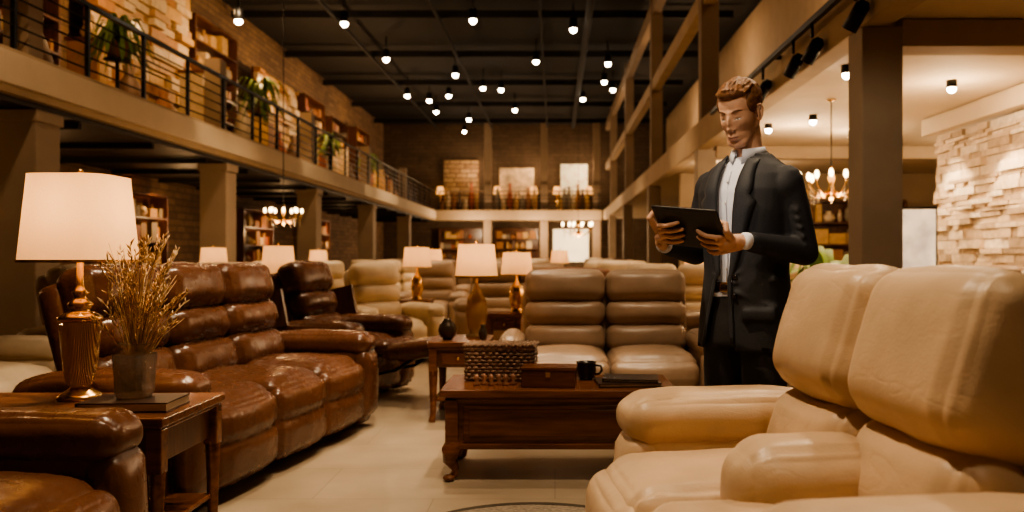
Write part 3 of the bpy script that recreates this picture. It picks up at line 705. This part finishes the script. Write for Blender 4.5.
def loft(mb,rings,mat,seg=40,ex=EXP):
    vs=[];fs=[]
    for (z,cx,cy,rx,ry) in rings:
        for k in range(seg):
            a=math.tau*k/seg; x,y=math.cos(a),math.sin(a); kk=(abs(x)**ex+abs(y)**ex)**(-1/ex); vs.append((cx+rx*x*kk,cy+ry*y*kk,z))
    for i in range(len(rings)-1):
        for k in range(seg):
            a=i*seg+k;b=i*seg+(k+1)%seg; fs.append((a,b,b+seg,a+seg))
    fs.append(tuple(range(seg))[::-1]); o=(len(rings)-1)*seg; fs.append(tuple(range(o,o+seg)))
    mb.add(vs,fs,mat,True)
SL=(.164,.01,1.450); EL=(.215,.05,1.190); WL=(.150,-.205,1.225)
SR=(-.164,.01,1.450); ER=(-.230,.0,1.19); WR=(-.180,-.250,1.215)
mb=MB(); loft(mb,[(z,0,c,a,b) for (z,c,a,b) in JT],M_suit)
for S_,E_,Wr in((SL,EL,WL),(SR,ER,WR)):
    S_,E_,Wr=Vector(S_),Vector(E_),Vector(Wr)
    mb.chain([S_,S_.lerp(E_,.5),E_,E_.lerp(Wr,.5),Wr],[.060,.057,.050,.044,.036],M_suit,20)
    mb.ell(S_+Vector((0,0,-.02)),(.062,.074,.072),M_suit)
rnd=random.Random(3)
for k in range(5):
    t=k/5; P=Vector(EL).lerp(Vector(WL),t); mb.caps(P+Vector((-.045,-.01,.03-.008*k)),.010,P+Vector((.02,-.044,.024-.010*k)),.011,M_suit,8)
    P=Vector(SL).lerp(Vector(EL),.35+t*.6); mb.caps(P+Vector((-.03,-.050,.02)),.011,P+Vector((.038,-.042,-.02)),.010,M_suit,8)
for (a,b) in (((.03,-.122,1.11),(.150,-.06,1.17)),((.03,-.124,1.08),(.158,-.055,1.09)),((.04,-.128,1.04),(.165,-.07,.99)),((-.06,-.115,1.10),(-.145,-.05,1.15))):
    mb.caps(a,.009,b,.012,M_suit,8)
mb.cushion((.122,-.110,.965),(.12,.02,.045),M_suit,rot=(0,0,R(30)),r=.008,puff=0,n=4,wr=0)
def opn(z):
    if z>1.10: t=(z-1.10)/.46; return -.012+.012*t,.032+.030*t
    t=(1.10-z)/.30; return -.022-.02*t,.036+.045*t
def jcut(c):
    xc,w=opn(c.z)
    if c.y<-.01 and abs(c.x-xc)<w and c.z<1.60: return True
    if c.z<.845 and abs(c.x)<.155 and abs(c.y)<.105: return True
    if c.z>1.558: return True
    if c.z<.98 and c.y>.08 and abs(c.x)<.004: return True
    return False
voxel(mb,'jacket',M_suit,.007,3,man,cut=jcut,solid=.006)
def front(x,z,off=0):
    c,a,b_=jt(z); t=min(.98,abs(x)/a); return Vector((x,c-b_*(1-t**EXP)**(1/EXP)-off,z))
mb=MB()
for sg in(-1,1):
    vs=[];fs=[];n=30; Z0,Z1=.86,1.535
    for i in range(n+1):
        t=i/n; z=Z0+t*(Z1-Z0); xc,w=opn(z); xi=xc+sg*(w-.014); zz=(z-1.09)/(1.535-1.09)
        if zz<0: wid=.018
        elif zz<.66: wid=.018+.068*(zz/.66)
        elif zz<.70: wid=.086-(zz-.66)/.04*.03
        elif zz<.74: wid=.056+(zz-.70)/.04*.012
        else: wid=.068-(zz-.74)/.26*.024
        for j in range(5):
            u=j/4; vs.append(front(xi+sg*wid*u,z,.006+.009*math.sin(u*math.pi*.9)*(1 if zz>0 else .3)))
    for i in range(n):
        for j in range(4):
            a=i*5+j; q=(a,a+1,a+6,a+5); fs.append(q if sg>0 else q[::-1])
    mb.add(vs,fs,M_suit2,True)
vs=[];fs=[];n=24
for i in range(n+1):
    a=R(-58+296*i/n); ca,sa=math.cos(a),math.sin(a); h=max(0,(sa+.85)/1.85)
    for (rr,z) in ((.064,1.540+.022*h),(.072,1.550+.026*h),(.084,1.540+.020*h),(.098,1.515+.018*h)):
        vs.append((rr*ca*1.02,.020+rr*sa*.92,z))
for i in range(n):
    for j in range(3): a=i*4+j; fs.append((a,a+1,a+5,a+4))
mb.add(vs,fs,M_suit2,True)
lo=mb.obj('lapels',parent=man); q=lo.modifiers.new('s','SOLIDIFY'); q.thickness=.004
mb=MB()
for z in (1.03,1.10): p=front(.034,z,.008); mb.ell(p,(.010,.005,.010),M_shoe,seg=12,ring=6)
mb.obj('jacket_buttons',parent=man)
mb=MB(); loft(mb,[(z,0,c,a-.016,b_-.016) for (z,c,a,b_) in JT if z>1.0 and z<1.53]+[(1.55,0,.020,.060,.058)],M_shirt)
for (a,b) in (((-.05,-.100,1.30),(.03,-.107,1.22)),((-.03,-.095,1.15),(.03,-.095,1.19)),((.03,-.110,1.38),(-.03,-.107,1.33))): mb.caps(a,.006,b,.008,M_shirt,8)
voxel(mb,'shirt',M_shirt,.008,3,man)
mb=MB()
vs=[];fs=[];n=28
for i in range(n+1):
    a=R(-76+332*i/n); ca,sa=math.cos(a),math.sin(a); h=(sa+1)/2; fr=max(0,-sa)**5
    for (rr,z) in ((.054,1.545+.030*h),(.056,1.572+.022*h),(.061,1.574+.020*h),(.072+.008*fr,1.548+.026*h-.036*fr)):
        vs.append((rr*ca,.016+rr*sa*.98-.006*fr,z))
for i in range(n):
    for j in range(3): a=i*4+j; fs.append((a,a+1,a+5,a+4))
mb.add(vs,fs,M_shirt,True)
mb.tube([front(-.012,z,-.012) for z in (1.08,1.15,1.25,1.35,1.45,1.49)],.0030,M_shirt,6)
for z in (1.13,1.21,1.29,1.37,1.45): mb.ell(front(-.012,z,-.007),(.004,.003,.004),M_eye,seg=8,ring=6)
lo=mb.obj('shirt_collar',parent=man); q=lo.modifiers.new('s','SOLIDIFY'); q.thickness=.003
mb=MB()
for E_,Wr in((EL,WL),(ER,WR)):
    E_,Wr=Vector(E_),Vector(Wr); d=(Wr-E_).normalized(); mb.tube([Wr+d*.0,Wr+d*.030,Wr+d*.036],[.031,.030,.029],M_shirt,18)
mb.obj('shirt_cuffs',parent=man)
mb=MB()
loft(mb,[(.84,0,0,.156,.118),(.92,0,0,.160,.118),(1.0,0,0,.154,.112),(1.070,0,0,.145,.104)],M_trs)
for sg,fy in((1,-.03),(-1,.02)):
    mb.chain([(sg*.084,0,.90),(sg*.094,fy*.6-.01,.70),(sg*.100,fy-.015,.50),(sg*.104,fy+.0,.28),(sg*.108,fy+.01,.09)],[.092,.082,.067,.062,.058],M_trs,20)
voxel(mb,'trousers',M_trs,.011,5,man)
mb=MB(); mb.lathe((0,0,0),[(.9,1.045),(1,1.045),(1,1.08),(.9,1.08)],M_shoe,40,sx=.156,sy=.114,p=2.4,cap=False)
mb.box((-.018,-.117,1.062),(.042,.008,.034),M_gold); mb.box((-.018,-.120,1.062),(.028,.008,.02),M_shoe); mb.obj('belt',parent=man,bevel=.003)
mb=MB()
for sg,fy in((1,-.03),(-1,.02)):
    mb.cushion((sg*.115,fy-.05,.045),(.1,.29,.09),M_shoe,rot=(0,0,R(sg*8)),r=.044,puff=.004,n=10,wr=0,shape=lambda o,p:Vector((o.x*(1-.25*max(0,-p[1])**2),o.y,o.z-(.02*max(0,-p[1])*(p[2]>0)))))
    mb.caps((sg*.114,fy+.02,.07),.044,(sg*.113,fy+.02,.12),.042,M_shoe)
mb.obj('shoes',parent=man)
TC=Vector((-.012,-.335,1.275)); U_=Vector((1,0,0)); a_=R(46); V_=Vector((0,-math.cos(a_),math.sin(a_))); NN=Vector((0,math.sin(a_),math.cos(a_)))
rl=R(-8); U2=U_*math.cos(rl)+V_*math.sin(rl); V2=V_*math.cos(rl)-U_*math.sin(rl); U_,V_=U2,V2
def TP(a,b,k): return TC+U_*a+V_*b+NN*k
mt=Matrix((U_,V_,NN)).transposed().to_4x4(); mt.translation=TC
mb=MB(); mb.cushion((0,0,0),(.26,.19,.010),plain('tablet_case',(.02,.017,.016),.45),r=.0048,puff=0,n=8,wr=0)
mb.box((0,0,.0052),(.235,.168,.001),plain('tablet_screen',(.02,.03,.05),.1,emit=(.75,.85,1),es=.5))
tb=mb.obj('tablet',parent=man); tb.matrix_local=mt
def hand(name,wr,side,b0,sp):
    s=side; mb=MB(); wr=Vector(wr); e=.13*s
    K=[TP(e-.020*s,b0-sp*i,-.023-.002*i) for i in range(4)]
    for i,k in enumerate(K): mb.caps(wr+Vector((0,0,(1.5-i)*.008)),.017,k,.0100,M_skin,12)
    mb.ell(wr.lerp(K[1].lerp(K[2],.5),.55),(.030,.030,.020),M_skin,seg=14,ring=8)
    Ls=[.074,.082,.076,.060]
    for i,L in enumerate(Ls):
        b=b0-sp*i; k=K[i]; fb=(1.5-i)*.006
        p1=TP(e-.022*s-L*.45*s,b+fb,-.029); p2=TP(e-.022*s-L*.78*s,b+fb*1.3,-.021); p3=TP(e-.022*s-L*1.0*s,b+fb*1.5,-.0125)
        mb.chain([k,p1,p2,p3],[.0094,.0086,.0080,.0068],M_skin,12)
    t0=wr.lerp(K[0],.35); t1=TP(e+.018*s,b0+.022,-.012); t2=TP(e+.008*s,b0+.034,.012); t3=TP(e-.028*s,b0+.044,.0145)
    mb.chain([t0,t1,t2,t3],[.015,.0120,.0098,.0080],M_skin,12)
    d=(wr-Vector(EL if s>0 else ER)).normalized(); mb.caps(wr-d*.03,.024,wr+d*.02,.023,M_skin,14)
    return voxel(mb,name,M_skin,.0026,2,man)
hand('hand_left',Vector(WL)+Vector((-.02,-.035,.0)),1,-.012,.0215)
hand('hand_right',Vector(WR)+Vector((.01,-.035,.008)),-1,.02,.0215)
hd=empty('head_rig',(-.004,-.040,1.708)); hd.parent=man; hd.rotation_euler=(R(25),0,R(4))
def head(hd):
    mb=MB()
    mb.ell((0,.018,.036),(.073,.094,.086),M_skin,seg=36,ring=22)
    mb.ell((0,-.014,-.010),(.064,.071,.090),M_skin,seg=36,ring=22)
    mb.ell((0,-.022,-.062),(.053,.058,.050),M_skin,seg=28,ring=16)
    for s in(-1,1): mb.caps((s*.050,.014,-.040),.019,(s*.022,-.054,-.092),.020,M_skin)
    mb.ell((0,-.052,-.094),(.028,.026,.022),M_skin)
    fo=voxel(mb,'face',M_skin,.0024,26,hd)
    FE=[(.028,.030,.0050,.017,.006),(.031,.007,-.0085,.014,.009),(.031,.0085,.0050,.0105,.0042),(.031,-.0035,.0022,.010,.0030),
        (.043,-.018,.0035,.015,.013),(.040,-.052,-.0015,.013,.016),(.0120,-.0350,.0075,.0055,.0055),(.016,-.048,-.001,.005,.010)]
    FC=[(0,.028,.003,.009,.008),(0,.004,.0105,.0062,.014),(0,-.014,.0140,.0070,.012),(0,-.0300,.0165,.0085,.0075),
        (0,-.064,.0115,.024,.021),(0,-.0605,.0026,.015,.0032),(0,-.0665,-.0042,.019,.0016),(0,-.0725,.0034,.013,.0036),(0,-.083,-.0045,.015,.005),(0,-.100,.0080,.015,.012),(0,.07,-.002,.04,.02)]
    for v in fo.data.vertices:
        x,y,z=v.co
        if y<0:
            w=min(1,-y/.03); d=0
            for (cx,cz,a,sx,sz) in FE:
                d+=a*math.exp(-((abs(x)-cx)/sx)**2-((z-cz)/sz)**2)
            for (cx,cz,a,sx,sz) in FC:
                d+=a*math.exp(-((x-cx)/sx)**2-((z-cz)/sz)**2)
            v.co.y-=d*w
    fo.data.materials.append(M_lip)
    for p in fo.data.polygons:
        c=p.center
        if c.y<-.06:
            up=-.0595-.0014*(abs(c.x)/.02)**2-(.0010 if abs(c.x)<.003 else 0); lo=-.0755+.006*(abs(c.x)/.020)**2
            if abs(c.x)<.0205 and lo<c.z<up: p.material_index=1
    fo.data.update()
    bv=BVHTree.FromPolygons([v.co for v in fo.data.vertices],[p.vertices for p in fo.data.polygons])
    def S(x,z,off=0):
        h=bv.ray_cast(Vector((x,-.3,z)),Vector((0,1,0)))[0]
        return Vector((x,(h.y if h else -.07)-off,z))
    mb=MB()
    for s in(-1,1):
        xs=[.0185,.023,.028,.033,.038,.0430]
        up=[.0004,.0016,.0020,.0020,.0012,.0002]; dn=[-.0002,-.0012,-.0018,-.0018,-.0012,-.0003]
        vs=[];fs=[]
        for x,u,d in zip(xs,up,dn): vs+=[S(s*x,u,.0004),S(s*x,(u+d)/2,.0010),S(s*x,d,.0004)]
        for i in range(5):
            b=i*3; fs+=[(b,b+3,b+4,b+1),(b+1,b+4,b+5,b+2)]
        mb.add(vs,fs,M_eye,True)
        mb.ell(S(s*.030,-.0004,-.0006),(.0044,.0022,.0024),M_iris,seg=12,ring=8)
        mb.tube([S(s*x,u+.0003,.0002) for x,u in zip(xs,up)],[.0006,.0011,.0014,.0014,.0012,.0007],M_iris,6)
        for k in range(2):
            mb.tube([S(s*.013,.0245+k*.003,0),S(s*.022,.0285+k*.003,.0),S(s*.034,.0310+k*.002,.0),S(s*.046,.0270+k*.001,-.0006)],[.0014,.0024,.0022,.0010],M_brow,8)
        mb.ell((s*.0115,S(s*.0115,-.0395).y+.001,-.0400),(.0030,.004,.0014),M_iris,seg=8,ring=6)
    mb.obj('eyes_and_brows',parent=hd)
    mb=MB()
    for s in(-1,1):
        mb.tube([(s*.068,.004,-.022),(s*.073,.012,-.034),(s*.078,.022,-.020),(s*.081,.030,.004),(s*.079,.024,.022),(s*.074,.010,.024),(s*.068,.004,.010)],[.004,.0058,.0055,.005,.0048,.0042,.003],M_skin,10)
        mb.ell((s*.071,.015,-.004),(.006,.013,.024),M_skin,rot=(R(-8),0,R(s*22)))
    voxel(mb,'ears',M_skin,.002,3,hd)
    mb=MB()
    mb.ell((0,.034,.050),(.0785,.086,.078),M_hair,seg=32,ring=20)
    mb.ell((0,-.016,.088),(.058,.062,.034),M_hair,seg=28,ring=14,rot=(R(-8),0,0))
    mb.ell((.0,.058,-.006),(.058,.040,.046),M_hair)
    for s in(-1,1): mb.ell((s*.058,.004,.040),(.0185,.042,.042),M_hair); mb.caps((s*.0665,-.008,.024),.0055,(s*.0655,-.006,-.002),.0035,M_hair,8)
    for i in range(64):
        x=-.058+.116*i/63; j=rnd.uniform(-.003,.003); f=max(0,1-(x/.066)**2); wv=.004*math.sin(i*.9)
        y0=-.072+abs(x)*.55; z0=.074+.014*f
        mb.tube([(x*.97+j,y0,z0),(x+.002+wv,y0-.003+j,z0+.018*f+.006),(x*.98+.006-wv,y0+.025,z0+.036*f+.004+j),(x*.96+.009+wv,.02,.094+.038*f+j),(x*.85+.004,.070,.076+.022*f)],[.0016,.0038,.0044,.0040,.0025],M_hair,6)
    for s in(-1,1):
        for i in range(14):
            a=R(-50+130*i/13); ca,sa=math.cos(a),math.sin(a)
            mb.tube([(s*.066*ca,.034+.074*sa,.095),(s*.0785*ca,.034+.087*sa,.055),(s*.074*ca,.034+.083*sa,.018+rnd.uniform(-.008,.006))],[.003,.0026,.0014],M_hair,6)
    voxel(mb,'hair',M_hair,.0022,1,hd)
head(hd)
mb=MB(); mb.chain([(0,.03,1.46),(0,.020,1.56),(0,.0,1.67)],[.060,.053,.051],M_skin,24); mb.caps((0,-.026,1.55),.014,(0,-.042,1.61),.012,M_skin,12); voxel(mb,'neck',M_skin,.006,3,man)
#==== MAN END

# ------------------------------------------------------------------ camera
cam=bpy.data.cameras.new('camera'); co=bpy.data.objects.new('camera',cam); COL.objects.link(co)
co.location=(0,0,1.2); co.rotation_euler=(R(90),0,0); cam.sensor_width=36; cam.lens=850/1024*36; cam.shift_x=-43/1024
cam.dof.use_dof=True; cam.dof.focus_distance=3.2; cam.dof.aperture_fstop=2.4; cam.clip_end=200
scene.camera=co
try:
    scene.view_settings.view_transform='AgX'; scene.view_settings.look='AgX - Medium High Contrast'; scene.view_settings.exposure=.22
except Exception as ex: print(ex)
